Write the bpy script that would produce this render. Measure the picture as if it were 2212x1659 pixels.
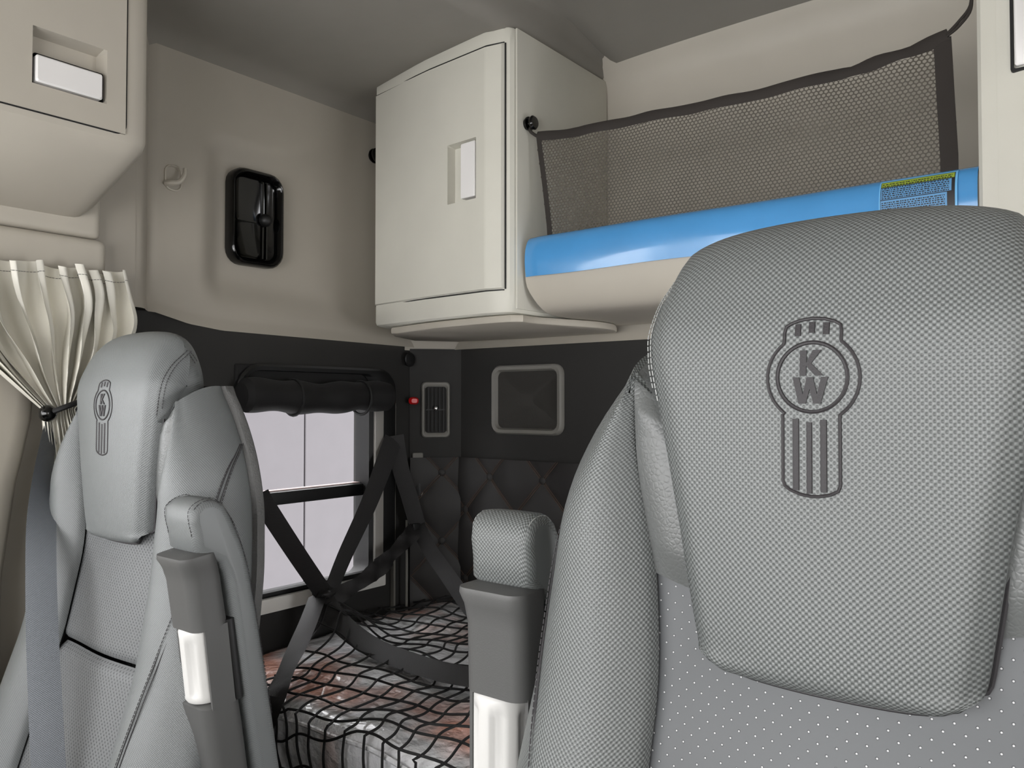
import bpy, bmesh, math, random
from mathutils import Vector, Matrix

random.seed(7)
for o in list(bpy.data.objects):
    bpy.data.objects.remove(o)
scene = bpy.context.scene
COL = scene.collection
CZ = 1.2                       # camera height above the cab floor

# ------------------------------------------------------------------ camera
FPX, CX, CY, HOR = 1722.0, 1106.0, 829.5, 870.0
YAW = math.radians(38); PIT = math.atan((HOR - CY) / FPX)
FW = Vector((-math.sin(YAW) * math.cos(PIT), math.cos(YAW) * math.cos(PIT), math.sin(PIT)))
RT = Vector((math.cos(YAW), math.sin(YAW), 0)); UP = RT.cross(FW)
cam_data = bpy.data.cameras.new('camera'); cam = bpy.data.objects.new('camera', cam_data); COL.objects.link(cam)
cam_data.sensor_width = 36; cam_data.lens = FPX / 2212 * 36; cam_data.clip_start = .02
M = Matrix((RT, UP, -FW)).transposed().to_4x4(); M.translation = (0, 0, CZ); cam.matrix_world = M
scene.camera = cam

def onax(ax, x, y, v):
    """pixel -> point on the plane axis ax = v (z relative to the camera height)"""
    d = FW + RT * ((x - CX) / FPX) - UP * ((y - CY) / FPX)
    p = d * (v / d[ax]); return Vector((p.x, p.y, p.z + CZ))

# ------------------------------------------------------------------ world and daylight
world = bpy.data.worlds.new('world'); scene.world = world; world.use_nodes = True
bg = world.node_tree.nodes['Background']; bg.inputs[0].default_value = (.99, .985, 1, 1); bg.inputs[1].default_value = 6.5
def daylight(name, loc, target, sx, sy, power, col=(1, 1, 1)):
    l = bpy.data.lights.new(name, 'AREA'); l.shape = 'RECTANGLE'; l.size = sx; l.size_y = sy; l.energy = power; l.color = col
    o = bpy.data.objects.new(name, l); COL.objects.link(o); o.location = loc
    d = Vector(target) - Vector(loc); o.rotation_euler = d.to_track_quat('-Z', 'Y').to_euler(); return o
daylight('windshield_daylight', (-.75, -.80, CZ - .22), (-.75, 1, CZ + .12), 2.0, .60, 21, (1, .99, .975))
daylight('passenger_window_daylight', (-1.88, .0, CZ + .0), (0, .35, CZ - .0), .80, .6, 8, (.95, .98, 1))
daylight('driver_window_daylight', (.49, .05, CZ - .02), (-1.6, .5, CZ - .1), .45, .55, .7, (1, .86, .83))
daylight('bunk_fill_light', (.44, 1.40, CZ - .20), (-1.4, 1.42, CZ - .55), .42, .5, 5, (.95, .97, 1))  # fill light added at an unseen driver-side opening to brighten the bed
vs = scene.view_settings
vs.view_transform = 'Standard'; vs.look = 'None'; vs.exposure = -0.26; vs.gamma = 1; vs.use_curve_mapping = False

# ------------------------------------------------------------------ materials
def lin(c):
    return tuple((v / 12.92 if v <= .04045 else ((v + .055) / 1.055) ** 2.4) for v in [k / 255 for k in c])
MATS = {}
class NT:
    def __init__(s, name):
        s.m = bpy.data.materials.new(name); s.m.use_nodes = True; s.t = s.m.node_tree; s.b = s.t.nodes['Principled BSDF']
    def n(s, typ, **kw):
        nd = s.t.nodes.new(typ)
        for k, v in kw.items(): setattr(nd, k, v)
        return nd
    def l(s, a, b): s.t.links.new(a, b)
    def math(s, op, a, b=None, c=None):
        nd = s.n('ShaderNodeMath', operation=op)
        for i, v in enumerate((a, b, c)):
            if v is None: continue
            if isinstance(v, (int, float)): nd.inputs[i].default_value = v
            else: s.l(v, nd.inputs[i])
        return nd.outputs[0]
    def ramp(s, fac, c0, c1, p0=0, p1=1):
        r = s.n('ShaderNodeValToRGB'); r.color_ramp.elements[0].position = p0; r.color_ramp.elements[1].position = p1
        r.color_ramp.elements[0].color = (*c0, 1); r.color_ramp.elements[1].color = (*c1, 1); s.l(fac, r.inputs[0]); return r.outputs[0]
    def bump(s, h, strength, dist):
        b = s.n('ShaderNodeBump'); b.inputs['Strength'].default_value = strength; b.inputs['Distance'].default_value = dist
        s.l(h, b.inputs['Height']); s.l(b.outputs[0], s.b.inputs['Normal']); return b
    def noise(s, scale, detail=2, coord='Object'):
        tc = s.n('ShaderNodeTexCoord'); nz = s.n('ShaderNodeTexNoise'); nz.inputs['Scale'].default_value = scale; nz.inputs['Detail'].default_value = detail
        s.l(tc.outputs[coord], nz.inputs['Vector']); return nz.outputs[0]
def plain(name, rgb, rough=.5, grain=None, metal=0, coat=0, var=.06, sheen=0):
    q = NT(name); c = lin(rgb)
    q.b.inputs['Roughness'].default_value = rough; q.b.inputs['Metallic'].default_value = metal
    if coat: q.b.inputs['Coat Weight'].default_value = coat; q.b.inputs['Coat Roughness'].default_value = .08
    if sheen: q.b.inputs['Sheen Weight'].default_value = sheen
    f = q.noise(9, 3)
    q.l(q.ramp(f, tuple(v * (1 - var) for v in c), tuple(min(1, v * (1 + var)) for v in c), .3, .7), q.b.inputs['Base Color'])
    if grain: q.bump(q.noise(grain[0], 2), grain[1], grain[2])
    MATS[name] = q.m; return q.m
def weave(name, rgb, rough, p, k0=.72, k1=1.35, dist=.0007):
    q = NT(name); c = lin(rgb); q.b.inputs['Roughness'].default_value = rough
    tc = q.n('ShaderNodeTexCoord'); sp = q.n('ShaderNodeSeparateXYZ'); q.l(tc.outputs['UV'], sp.inputs[0])
    u = q.math('SINE', q.math('MULTIPLY', sp.outputs[0], 2 * math.pi / p)); v = q.math('SINE', q.math('MULTIPLY', sp.outputs[1], 2 * math.pi / p))
    h = q.math('MULTIPLY_ADD', q.math('MULTIPLY', u, v), .5, .5)
    q.l(q.ramp(h, tuple(x * k0 for x in c), tuple(min(1, x * k1) for x in c), .3, .75), q.b.inputs['Base Color'])
    q.bump(h, .8, dist); MATS[name] = q.m; return q.m
def perforated(name, rgb, rough, p, r, dot):
    q = NT(name); c = lin(rgb); q.b.inputs['Roughness'].default_value = rough
    tc = q.n('ShaderNodeTexCoord'); sp = q.n('ShaderNodeSeparateXYZ'); q.l(tc.outputs['UV'], sp.inputs[0])
    ds = []
    for off in (0, .5):
        fu = q.math('SUBTRACT', q.math('FRACT', q.math('MULTIPLY_ADD', sp.outputs[0], 1 / p, off + 40)), .5)
        fv = q.math('SUBTRACT', q.math('FRACT', q.math('MULTIPLY_ADD', sp.outputs[1], 1 / p, off + 40)), .5)
        ds.append(q.math('SQRT', q.math('ADD', q.math('MULTIPLY', fu, fu), q.math('MULTIPLY', fv, fv))))
    d = q.math('MINIMUM', ds[0], ds[1])
    q.l(q.ramp(d, lin(dot), c, r / p * .8, r / p * 1.1), q.b.inputs['Base Color'])
    hole = q.ramp(d, (0, 0, 0), (1, 1, 1), r / p * .8, r / p * 1.8)
    h = q.math('MULTIPLY_ADD', q.noise(260, 2), .15, hole); q.bump(h, .6, .0006); MATS[name] = q.m; return q.m
def leather(name, rgb, rough):
    q = NT(name); c = lin(rgb); q.b.inputs['Roughness'].default_value = rough; q.b.inputs['Base Color'].default_value = (*c, 1)
    tc = q.n('ShaderNodeTexCoord'); vz = q.n('ShaderNodeTexVoronoi', feature='DISTANCE_TO_EDGE'); vz.inputs['Scale'].default_value = 230
    q.l(tc.outputs['Object'], vz.inputs['Vector']); h = q.math('MINIMUM', vz.outputs[0], .25)
    q.bump(q.math('MULTIPLY_ADD', q.noise(90, 3), .3, h), .5, .0012); MATS[name] = q.m; return q.m

beige = plain('beige_plastic', (176, 170, 158), .55, (900, .12, .0004), var=.02)
beige_shaded = plain('beige_plastic_shaded', (160, 154, 143), .55, (900, .12, .0004), var=.02)  # same beige plastic, darkened to paint the shade on the side wall
beige_l = plain('cabinet_plastic', (200, 198, 187), .5, (700, .15, .0004), var=.02)
headliner = plain('headliner', (132, 128, 121), .85, (600, .2, .0006), var=.03)
curtain_m = plain('curtain_vinyl', (216, 213, 202), .5, (300, .1, .0004), var=.03)
darkwall = plain('dark_vinyl', (32, 31, 29), .75, (500, .25, .0006), var=.1)
quilt_m = plain('quilted_vinyl', (33, 31, 30), .6, (420, .25, .0005), var=.1)
rust = plain('rust_thread', (86, 66, 54), .8)
black = plain('black_plastic', (13, 13, 13), .5, var=.1)
gloss = plain('glossy_black', (5, 5, 5), .12, var=.1)
rubber = plain('matte_black', (12, 12, 12), .7, (300, .2, .0004))
shade_m = plain('black_blind_fabric', (14, 13, 13), .8, (260, .3, .0008))
web = weave('black_webbing', (20, 18, 18), .6, .003, .7, 1.3, .0004)
belt_m = weave('seat_belt_webbing', (88, 92, 97), .5, .0034, .75, 1.3, .0005)
silver = plain('silver_handle', (226, 224, 222), .35, (800, .2, .0002), var=.02)
blue = plain('blue_film', (74, 146, 204), .22, (14, .25, .004), coat=.5, var=.05)
whitep = plain('white_plastic', (196, 195, 192), .4, var=.02)
greyp = plain('grey_plastic', (76, 76, 75), .5, (700, .25, .0004), var=.05)
seatw = weave('woven_seat_vinyl', (94, 97, 96), .42, .0046, .62, 1.5)
seatw_l = weave('woven_seat_vinyl_fine', (102, 105, 105), .42, .0036, .85, 1.15, .0004)
perf_r = perforated('perforated_vinyl', (80, 82, 84), .5, .0135, .0007, (185, 185, 185))
perf_l = perforated('perforated_vinyl_fine', (100, 102, 103), .5, .0085, .0013, (54, 56, 58))
grain = leather('grained_leather', (90, 92, 91), .38)
felt = plain('grey_felt', (96, 96, 95), .95, (350, .8, .002), var=.2)
thread = plain('dark_thread', (44, 42, 44), .6, var=.1)
thread_w = plain('light_thread', (160, 162, 160), .6, var=.1)
embroid = plain('charcoal_embroidery', (34, 31, 33), .6, (900, .5, .0004), var=.08)
mesh_m = plain('net_mesh_fabric', (78, 73, 65), .8, var=.1)
hem_m = plain('net_hem_fabric', (42, 37, 33), .85, (400, .3, .0006), var=.1)
cord_m = plain('net_cord', (12, 11, 11), .7)
chrome = plain('chrome', (230, 230, 230), .12, metal=1, var=.01)
vent_m = plain('vent_frame_grey', (112, 110, 104), .5, (600, .2, .0004))
redp = plain('red_plastic', (200, 20, 24), .3)
sill_m = plain('pale_sill', (205, 204, 198), .4)
alu = plain('pale_frame_grey', (150, 147, 142), .5)
trailer_m = plain('pale_trailer_panel', (76, 73, 76), .6, var=.03)
seam_m = plain('trailer_seam', (66, 63, 65), .6)
floor_m = plain('floor_mat', (40, 40, 40), .8, (200, .4, .001))
ylw = plain('label_green_yellow', (150, 170, 60), .5); lblk = plain('label_dark', (34, 32, 34), .5)
ltxt = plain('label_blue_print', (96, 150, 196), .5); lwht = plain('label_light_edge', (112, 182, 232), .3)
# crinkled clear film over the mattress: white cloth, salmon reflections painted into the colour, glossy wrinkles
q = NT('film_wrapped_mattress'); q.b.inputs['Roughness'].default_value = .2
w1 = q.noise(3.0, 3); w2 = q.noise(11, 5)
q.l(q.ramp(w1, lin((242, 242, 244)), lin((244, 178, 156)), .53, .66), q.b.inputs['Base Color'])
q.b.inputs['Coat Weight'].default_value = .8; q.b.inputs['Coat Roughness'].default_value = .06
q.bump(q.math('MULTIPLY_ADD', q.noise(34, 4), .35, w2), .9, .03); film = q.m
q = NT('window_glass'); q.b.inputs['Transmission Weight'].default_value = 1; q.b.inputs['Roughness'].default_value = 0; q.b.inputs['IOR'].default_value = 1.02
q.b.inputs['Base Color'].default_value = (.97, .97, .97, 1); glass = q.m

# ------------------------------------------------------------------ mesh helpers
def finish(name, bm, mat, parent=None, sharp=38, off=None):
    bmesh.ops.remove_doubles(bm, verts=bm.verts, dist=1e-6)
    bmesh.ops.recalc_face_normals(bm, faces=bm.faces)
    for f in bm.faces: f.smooth = True
    ca = math.radians(sharp)
    for e in bm.edges:
        if len(e.link_faces) == 2 and e.calc_face_angle(0) > ca: e.smooth = False
    me = bpy.data.meshes.new(name); bm.to_mesh(me); bm.free(); me.materials.append(mat)
    o = bpy.data.objects.new(name, me); COL.objects.link(o)
    if parent is not None:
        o.parent = parent
        base = parent
        if base.type == 'EMPTY' and off is None: o.location = -base.location
    return o
def tag(o, label, cat, group=None):
    o['label'] = label; o['category'] = cat
    if group: o['group'] = group
    return o
def struct(o, label, cat='wall'):
    o['kind'] = 'structure'; o['label'] = label; o['category'] = cat; return o
def thing(name, label, cat, loc, group=None):
    e = bpy.data.objects.new(name, None); COL.objects.link(e); e.location = loc; e.empty_display_size = .05
    return tag(e, label, cat, group)
def grid(bm, rows, uv=None, closed=False):
    """rows: list of equal-length lists of points; uv: same layout, else arc lengths"""
    L = bm.loops.layers.uv.verify()
    vs_ = [[bm.verts.new(p) for p in r] for r in rows]
    if uv is None:
        mid = len(rows[0]) // 2; sv = [0]
        for i in range(1, len(rows)): sv.append(sv[-1] + (Vector(rows[i][mid]) - Vector(rows[i - 1][mid])).length)
        uv = []
        for i, r in enumerate(rows):
            su = [0]
            for j in range(1, len(r)): su.append(su[-1] + (Vector(r[j]) - Vector(r[j - 1])).length)
            uv.append([(s - su[mid], sv[i]) for s in su])
    n = len(rows[0])
    for i in range(len(rows) - 1):
        for j in range(n if closed else n - 1):
            k = (j + 1) % n
            try: f = bm.faces.new((vs_[i][j], vs_[i][k], vs_[i + 1][k], vs_[i + 1][j]))
            except ValueError: continue
            for lp, c in zip(f.loops, (uv[i][j], uv[i][k], uv[i + 1][k], uv[i + 1][j])): lp[L].uv = c
    return vs_
def cr(pts, n):
    """Catmull-Rom through pts (tuples), n samples equal in parameter of arc length"""
    P = [Vector(p) for p in pts]; P = [P[0] * 2 - P[1]] + P + [P[-1] * 2 - P[-2]]
    dense = []
    for i in range(1, len(P) - 2):
        for k in range(16):
            t = k / 16; a, b, c, d = P[i - 1], P[i], P[i + 1], P[i + 2]
            dense.append(.5 * ((2 * b) + (c - a) * t + (2 * a - 5 * b + 4 * c - d) * t * t + (3 * b - a - 3 * c + d) * t ** 3))
    dense.append(P[-2])
    s = [0]
    for i in range(1, len(dense)): s.append(s[-1] + (dense[i] - dense[i - 1]).length)
    out = []; j = 0
    for i in range(n):
        t = s[-1] * i / (n - 1)
        while j < len(s) - 2 and s[j + 1] < t: j += 1
        d = s[j + 1] - s[j]; out.append(dense[j].lerp(dense[j + 1], 0 if d == 0 else (t - s[j]) / d))
    return out
def interp(tab, x):
    if x <= tab[0][0]: return tab[0][1]
    for (a, b), (c, d) in zip(tab, tab[1:]):
        if x <= c: return b + (d - b) * (x - a) / (c - a)
    return tab[-1][1]
def sstep(a, b, x):
    t = max(0, min(1, (x - a) / (b - a))); return t * t * (3 - 2 * t)
def tube(bm, pts, r, n=6, cap=True, closed=False):
    pts = [Vector(p) for p in pts]; m = len(pts); rings = []; nrm = None
    for i, p in enumerate(pts):
        if closed: t = pts[(i + 1) % m] - pts[i - 1]
        else: t = pts[min(i + 1, m - 1)] - pts[max(i - 1, 0)]
        t.normalize()
        if nrm is None: nrm = t.orthogonal().normalized()
        nrm = (nrm - t * nrm.dot(t)).normalized(); b = t.cross(nrm)
        rr = r(i / (m - 1)) if callable(r) else r
        rings.append([p + (nrm * math.cos(2 * math.pi * k / n) + b * math.sin(2 * math.pi * k / n)) * rr for k in range(n)])
    if closed: rings.append(rings[0])
    V = grid(bm, rings, closed=True)
    if cap and not closed: bm.faces.new(V[0]); bm.faces.new(V[-1])
def ribbon(bm, pts, width, face, thick=.002, curl=0):
    pts = [Vector(p) for p in pts]; m = len(pts); rows = []
    for i, p in enumerate(pts):
        t = (pts[min(i + 1, m - 1)] - pts[max(i - 1, 0)]).normalized()
        n = Vector(face[i] if isinstance(face, list) else face); n = (n - t * n.dot(t)).normalized(); s = t.cross(n)
        w = width(i / (m - 1)) if callable(width) else width
        rows.append([p + s * (w * a) + n * (thick * b + curl * a * a) for a, b in ((-.5, 0), (-.25, .5), (0, .5), (.25, .5), (.5, 0), (.25, -.5), (0, -.5), (-.25, -.5))])
    V = grid(bm, rows, closed=True); bm.faces.new(V[0]); bm.faces.new(V[-1])
def box(bm, lo, hi, r=0, seg=2, mtx=None):
    res = bmesh.ops.create_cube(bm, size=1); vv = res['verts']
    for v in vv: v.co = Vector([lo[i] + (v.co[i] + .5) * (hi[i] - lo[i]) for i in range(3)])
    if r:
        ee = list({e for v in vv for e in v.link_edges})
        out = bmesh.ops.bevel(bm, geom=ee, offset=r, segments=seg, affect='EDGES', profile=.6)
        vv = list({v for f in out['faces'] for v in f.verts} | {v for v in vv if v.is_valid})
    if mtx is not None:
        for v in vv: v.co = mtx @ v.co
def rrect(w, h, r, n=5):
    out = []
    for cx, cy, a0 in ((w / 2 - r, h / 2 - r, 0), (-w / 2 + r, h / 2 - r, 90), (-w / 2 + r, -h / 2 + r, 180), (w / 2 - r, -h / 2 + r, 270)):
        for k in range(n + 1):
            a = math.radians(a0 + 90 * k / n); out.append((cx + r * math.cos(a), cy + r * math.sin(a)))
    return out
class Fr:
    def __init__(s, o, u, v, n): s.o, s.u, s.v, s.n = Vector(o), Vector(u).normalized(), Vector(v).normalized(), Vector(n).normalized()
    def __call__(s, a, b, c=0): return s.o + s.u * a + s.v * b + s.n * c
def loops(bm, fr, spec, cap0=False, cap1=True, ctr=(0, 0)):
    """spec: list of (w, h, r, depth): rounded-rectangle rings lofted one after another"""
    rows = [[fr(a + ctr[0], b + ctr[1], d) for a, b in rrect(w, h, r)] for w, h, r, d in spec]
    V = grid(bm, rows, closed=True)
    if cap0: bm.faces.new(V[0])
    if cap1: bm.faces.new(V[-1])
def extrude_poly(bm, poly, z0, z1, r=0, lev=()):
    """vertical prism with optional rounded top and bottom edges"""
    c = Vector((sum(p[0] for p in poly) / len(poly), sum(p[1] for p in poly) / len(poly)))
    def ins(k): return [Vector(p) + (c - Vector(p)).normalized() * k for p in poly]
    if r: rows = [(r, z0), (r * .3, z0 + r * .3), (0, z0 + r)] + [(0, z) for z in lev] + [(0, z1 - r), (r * .3, z1 - r * .3), (r, z1)]
    else: rows = [(0, z0), (0, z1)]
    V = grid(bm, [[(p.x, p.y, z) for p in ins(k)] for k, z in rows], closed=True); bm.faces.new(V[0]); bm.faces.new(V[-1])
def dashes(bm, pts, pitch, length, r, lift=Vector((0, 0, 0))):
    n = max(2, int(sum((Vector(a) - Vector(b)).length for a, b in zip(pts, pts[1:])) / pitch))
    P = cr(pts, n * 4 + 1); L = max(1, round(4 * length / pitch))
    for i in range(0, n * 4 - L, 4): tube(bm, [P[i] + lift, P[i + L] + lift], r, 5)
def new(): return bmesh.new()
Z = lambda dz: CZ + dz

# ================================================================== THE SETTING
XL, XR, YR = -1.80, .42, 1.90
bm = new(); box(bm, (XL - .1, -1.0, -.05), (XR + .1, YR + .05, 0)); struct(finish('floor', bm, floor_m), 'dark rubber cab floor under the seats', 'floor')

# upper beige side wall with the soft scooped hollow around the black fixture
bm = new(); rows = []
for i in range(64):
    r = []
    for j in range(90):
        y = .78 + (1.92 - .78) * j / 89
        zb = interp([(.88, .2145), (.94, .212), (1.03, .190), (1.12, .180), (1.9, .174)], y); z = zb + (.90 - zb) * i / 63
        lowedge = .30 - (y - 1.12) * .06
        rec = sstep(1.06, 1.135, y) * sstep(lowedge - .07, lowedge + .03, z) * (1 - sstep(.61 + .1 * sstep(1.25, 1.6, y), .68 + .12 * sstep(1.25, 1.6, y), z))
        x = XL - .03 * rec * (1 - .7 * sstep(1.3, 1.65, y))
        x += .035 * (1 - sstep(.895, .935, y)) * 1.0 - .0       # raised rib by the front joint
        x -= .012 * math.exp(-((y - .93) / .008) ** 2)
        x += .008 * (1 - sstep(zb, zb + .03, z))                    # rolled lower lip
        r.append((x, y, Z(z)))
    rows.append(r)
grid(bm, rows); wl = struct(finish('wall_left', bm, beige_shaded, sharp=60), 'moulded beige upper side wall with a scooped hollow', 'wall')
# dark lower side wall with the window cut out, built as four slabs joined edge to edge
WY0, WY1, WZ0, WZ1 = 1.17, 1.605, -.505, .085
bm = new()
for a, b, c, d in ((.72, 1.04, -1.2, .213), (1.04, WY0, -1.2, .192), (WY1, 1.79, -1.2, .185), (WY0, WY1, -1.2, WZ0), (WY0, WY1, WZ1, .188)):
    box(bm, (XL - .06, a, Z(c)), (XL - .002, b, Z(d)))
box(bm, (XL - .06, .60, Z(-.2)), (XL - .032, 1.08, Z(.34)))
struct(finish('wall_lower', bm, darkwall), 'dark vinyl lower side wall around the sleeper window', 'wall')
# black end of the upper edge by the curtain
# chamfered corner panel
CA, CB = Vector((-1.80, 1.78, 0)), Vector((-1.69, 1.90, 0))
cu = (CB - CA).normalized(); cn = Vector((cu.y, -cu.x, 0)); CL = (CB - CA).length
FC = Fr((CA.x, CA.y, CZ), cu, (0, 0, 1), cn)
bm = new(); box(bm, (0, -1.2, -.04), (CL + .01, .170, 0)); 
for v in bm.verts: v.co = FC(*v.co)
struct(finish('wall_corner', bm, darkwall), 'dark angled corner panel holding the air vent', 'wall')
bm = new(); rows = []
for i in range(12):
    z = .165 + .75 * i / 11; rows.append([(CA.x - .003, CA.y - .03, Z(z)), (CA.x, CA.y, Z(z)), (CA.x + .03, CA.y + .045, Z(z)), (CB.x - .035, CB.y - .025, Z(z)), (CB.x, CB.y, Z(z)), (CB.x + .03, CB.y + .003, Z(z))])
grid(bm, rows); struct(finish('wall_corner_upper', bm, beige_shaded), 'beige rounded upper corner between side and rear wall', 'wall')
# rear wall: beige upper, dark lower
bm = new(); rows = []
for i in range(30):
    z = .168 + .80 * i / 29
    rows.append([(x, YR - .06 * sstep(.86, .97, z) - .02 * math.exp(-((z - .165) / .02) ** 2), Z(z)) for x in [-1.70 + .0707 * k for k in range(31)]])
grid(bm, rows); struct(finish('wall_rear', bm, beige, sharp=60), 'beige rear wall above the bunk', 'wall')
bm = new(); box(bm, (CB.x - .01, YR, Z(-1.2)), (XR, YR + .05, Z(.185))); struct(finish('wall_rear_lower', bm, darkwall), 'dark vinyl rear wall behind the bunk', 'wall')
# right wall and front with openings (behind and beside the camera)
bm = new()
for lo, hi in (((XR, -1, -0.0), (XR + .06, 1.15, Z(-.25))), ((XR, 1.15, 0), (XR + .06, YR, Z(-.5))), ((XR, -1, Z(.42)), (XR + .06, YR, Z(1.0))), ((XR, .29, Z(-.25)), (XR + .06, 1.15, Z(.42))), ((XR, 1.63, Z(-.5)), (XR + .06, YR, Z(.42))), ((XR, 1.15, Z(.08)), (XR + .06, 1.63, Z(.42))), ((XR, -1, Z(-.25)), (XR + .06, -.19, Z(.42)))): box(bm, lo, hi)
struct(finish('wall_right', bm, beige), 'beige driver side wall with the door window opening', 'wall')
bm = new()
for lo, hi in (((XL - .06, -1, 0), (XL, .72, Z(-.25))), ((XL - .06, -1, Z(.42)), (XL, .80, Z(1.0))), ((XL - .06, .46, Z(-.25)), (XL, .72, Z(.42))), ((XL - .06, -1, Z(-.25)), (XL, -.42, Z(.42)))): box(bm, lo, hi)
struct(finish('wall_left_front', bm, beige), 'beige passenger side wall with the door window opening', 'wall')
bm = new(); box(bm, (XL, -1.0, 0), (XR, -.86, Z(-.28))); box(bm, (XL, -1.0, Z(.52)), (XR, -.86, Z(1.0)))
struct(finish('wall_front', bm, darkwall), 'dark dashboard wall below the windshield opening', 'wall')
# moulded B-pillar beside the passenger seat
bm = new(); rows = []
for i in range(24):
    z = -1.1 + 1.36 * i / 23
    yb = interp([(-1.1, .62), (-.35, .615), (-.15, .64), (0, .675), (.1, .69), (.3, .69)], z)
    dx = -.035 * sstep(-.08, .08, z)
    rows.append([(-1.80, yb - .4, Z(z)), (-1.72 + dx, yb - .36, Z(z)), (-1.715 + dx, yb - .2, Z(z)), (-1.715 + dx, yb - .04, Z(z)), (-1.722 + dx, yb - .012, Z(z)), (-1.74 + dx, yb, Z(z)), (-1.80, yb + .01, Z(z))])
grid(bm, rows); struct(finish('trim_1', bm, beige, sharp=70), 'smooth beige door pillar trim beside the curtain', 'trim')
# moulded header bands above the curtain
def band(name, z0, z1, xf, y1, label):
    bm = new(); box(bm, (-1.80, -.3, Z(z0)), (xf, y1, Z(z1)), .018, 4); return struct(finish(name, bm, beige), label, 'trim')
band('trim_2', .346, .47, -1.73, .795, 'narrow beige header moulding under the overhead cabinet')
band('trim_3', .245, .344, -1.715, .80, 'rounded beige header moulding right above the curtain')
# side wall strip between header mouldings and the scooped panel
bm = new(); box(bm, (-1.83, .70, Z(.2145)), (-1.762, .885, Z(.9)), .004, 2); struct(finish('trim_4', bm, beige_shaded), 'plain beige upright strip behind the header mouldings', 'trim')
# dark strip under it
bm = new(); box(bm, (-1.83, .72, Z(-1.2)), (-1.785, .885, Z(.216)), .004, 2); struct(finish('trim_5', bm, darkwall), 'dark vinyl wall strip behind the passenger seat headrest', 'trim')

# ceiling: lower side part, rounded lip, higher middle part
bm = new(); prof = [(-1.86, .80), (-1.80, .845), (-1.74, .868), (-1.5, .882), (-1.25, .890), (-1.19, .888), (-1.165, .890), (-1.150, .902), (-1.143, .922), (-1.138, .950), (-1.125, .972), (-1.09, .980), (-.7, .985), (-.2, .980), (-.16, .96), (-.15, .90), (-.1, .888), (.2, .88), (.5, .86)]
P = cr([(x, 0, z) for x, z in prof], 90)
rows = []
for k in range(26):
    y = -1.0 + 2.92 * k / 25
    rows.append([(p.x, y, Z(p.z - .072 * sstep(1.66, 1.92, y) * sstep(-1.16, -1.1, p.x) * (1 - sstep(-.2, -.15, p.x)))) for p in P])
grid(bm, rows); struct(finish('ceiling', bm, headliner, sharp=60), 'grey fabric headliner with a raised middle panel', 'ceiling')

# quilted lower panels with buttons and double stitching
P0, PQ = .2, .215
def qh(x, z, x0, z0):
    s = (x - x0) / P0 + (z - z0) / PQ; t = (x - x0) / P0 - (z - z0) / PQ
    return .014 * (abs(math.sin(math.pi * s) * math.sin(math.pi * t))) ** .5
def quilt(name, fr, a0, a1, b0, b1, x0, z0, label):
    bm = new(); na, nb = int((a1 - a0) / .0075), int((b1 - b0) / .0075)
    grid(bm, [[fr(a0 + (a1 - a0) * i / na, b0 + (b1 - b0) * j / nb, .003 + qh(a0 + (a1 - a0) * i / na, b0 + (b1 - b0) * j / nb, x0, z0)) for i in range(na + 1)] for j in range(nb + 1)])
    o = struct(finish(name, bm, quilt_m, sharp=80), label, 'wall')
    bs = new()
    for sg in (1, -1):
        for k in range(-14, 15):
            for off in (-.004, .004):
                pts = []
                for i in range(41):
                    b = b0 + (b1 - b0) * i / 40; a = x0 + off + P0 * (k - sg * (b - z0) / PQ)
                    if a0 < a < a1: pts.append(fr(a, b, .0045 + qh(a, b, x0, z0)))
                if len(pts) > 2: tube(bs, pts, .0009, 4)
    so = finish('stitching', bs, rust, o); so['kind'] = 'stuff'
    src = None
    for i in range(-8, 9):
        for j in range(-1, 6):
            for hx in (0, .5):
                a = x0 + (i + hx) * P0; b = z0 - (j + hx) * PQ
                if not (a0 + .012 < a < a1 - .012 and b0 + .012 < b < b1 - .012): continue
                if src is None:
                    bb = new(); rr = [[(r * math.cos(t), r * math.sin(t), h) for t in [2 * math.pi * k / 14 for k in range(14)]] for r, h in ((.012, 0), (.0115, .004), (.008, .0065), (.003, .0072))]
                    V = grid(bb, rr, closed=True); bb.faces.new(V[-1]); src = finish('button', bb, quilt_m, o)
                    bt = src
                else:
                    bt = src.copy(); COL.objects.link(bt); bt.parent = o
                bt.matrix_local = Matrix(((fr.u.x, fr.v.x, fr.n.x, 0), (fr.u.y, fr.v.y, fr.n.y, 0), (fr.u.z, fr.v.z, fr.n.z, 0), (0, 0, 0, 1)))
                bt.location = fr(a, b, .003)
    return o
FRW = Fr((0, YR, CZ), (1, 0, 0), (0, 0, 1), (0, -1, 0))
quilt('wall_rear_quilt', FRW, CB.x, -.35, -.68, -.172, -1.567, -.228, 'dark button tufted quilted panel on the rear wall')
quilt('wall_corner_quilt', FC, .002, CL - .002, -.68, -.172, .102, -.22, 'dark button tufted quilted panel on the angled corner')

# ================================================================== SEATS
PROF = cr([(0, y, z) for y, z in ((.020, -.213), (.007, -.208), (-.001, -.19), (-.005, -.1), (-.005, -.02), (-.004, .04), (.006, .080), (.020, .113), (.041, .136), (.064, .146), (.086, .139), (.105, .118), (.118, .08), (.126, .03), (.128, -.03))], 110)
HWF = [(-.213, .075), (-.210, .087), (-.204, .095), (-.195, .1005), (-.18, .103), (-.1, .115), (-.05, .124), (0, .134), (.03, .140), (.06, .143), (.09, .142), (.12, .141), (.146, .140)]
ITOP = max(range(len(PROF)), key=lambda i: PROF[i].z)
def phw(i):
    if i <= ITOP: return interp(HWF, PROF[i].z)
    return (.140) - .016 * sstep(ITOP, len(PROF) - 1, i)
def pnorm(i):
    t = PROF[min(i + 1, len(PROF) - 1)] - PROF[max(i - 1, 0)]
    return Vector((0, t.z, -t.y)).normalized()            # towards the inside of the headrest
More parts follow.
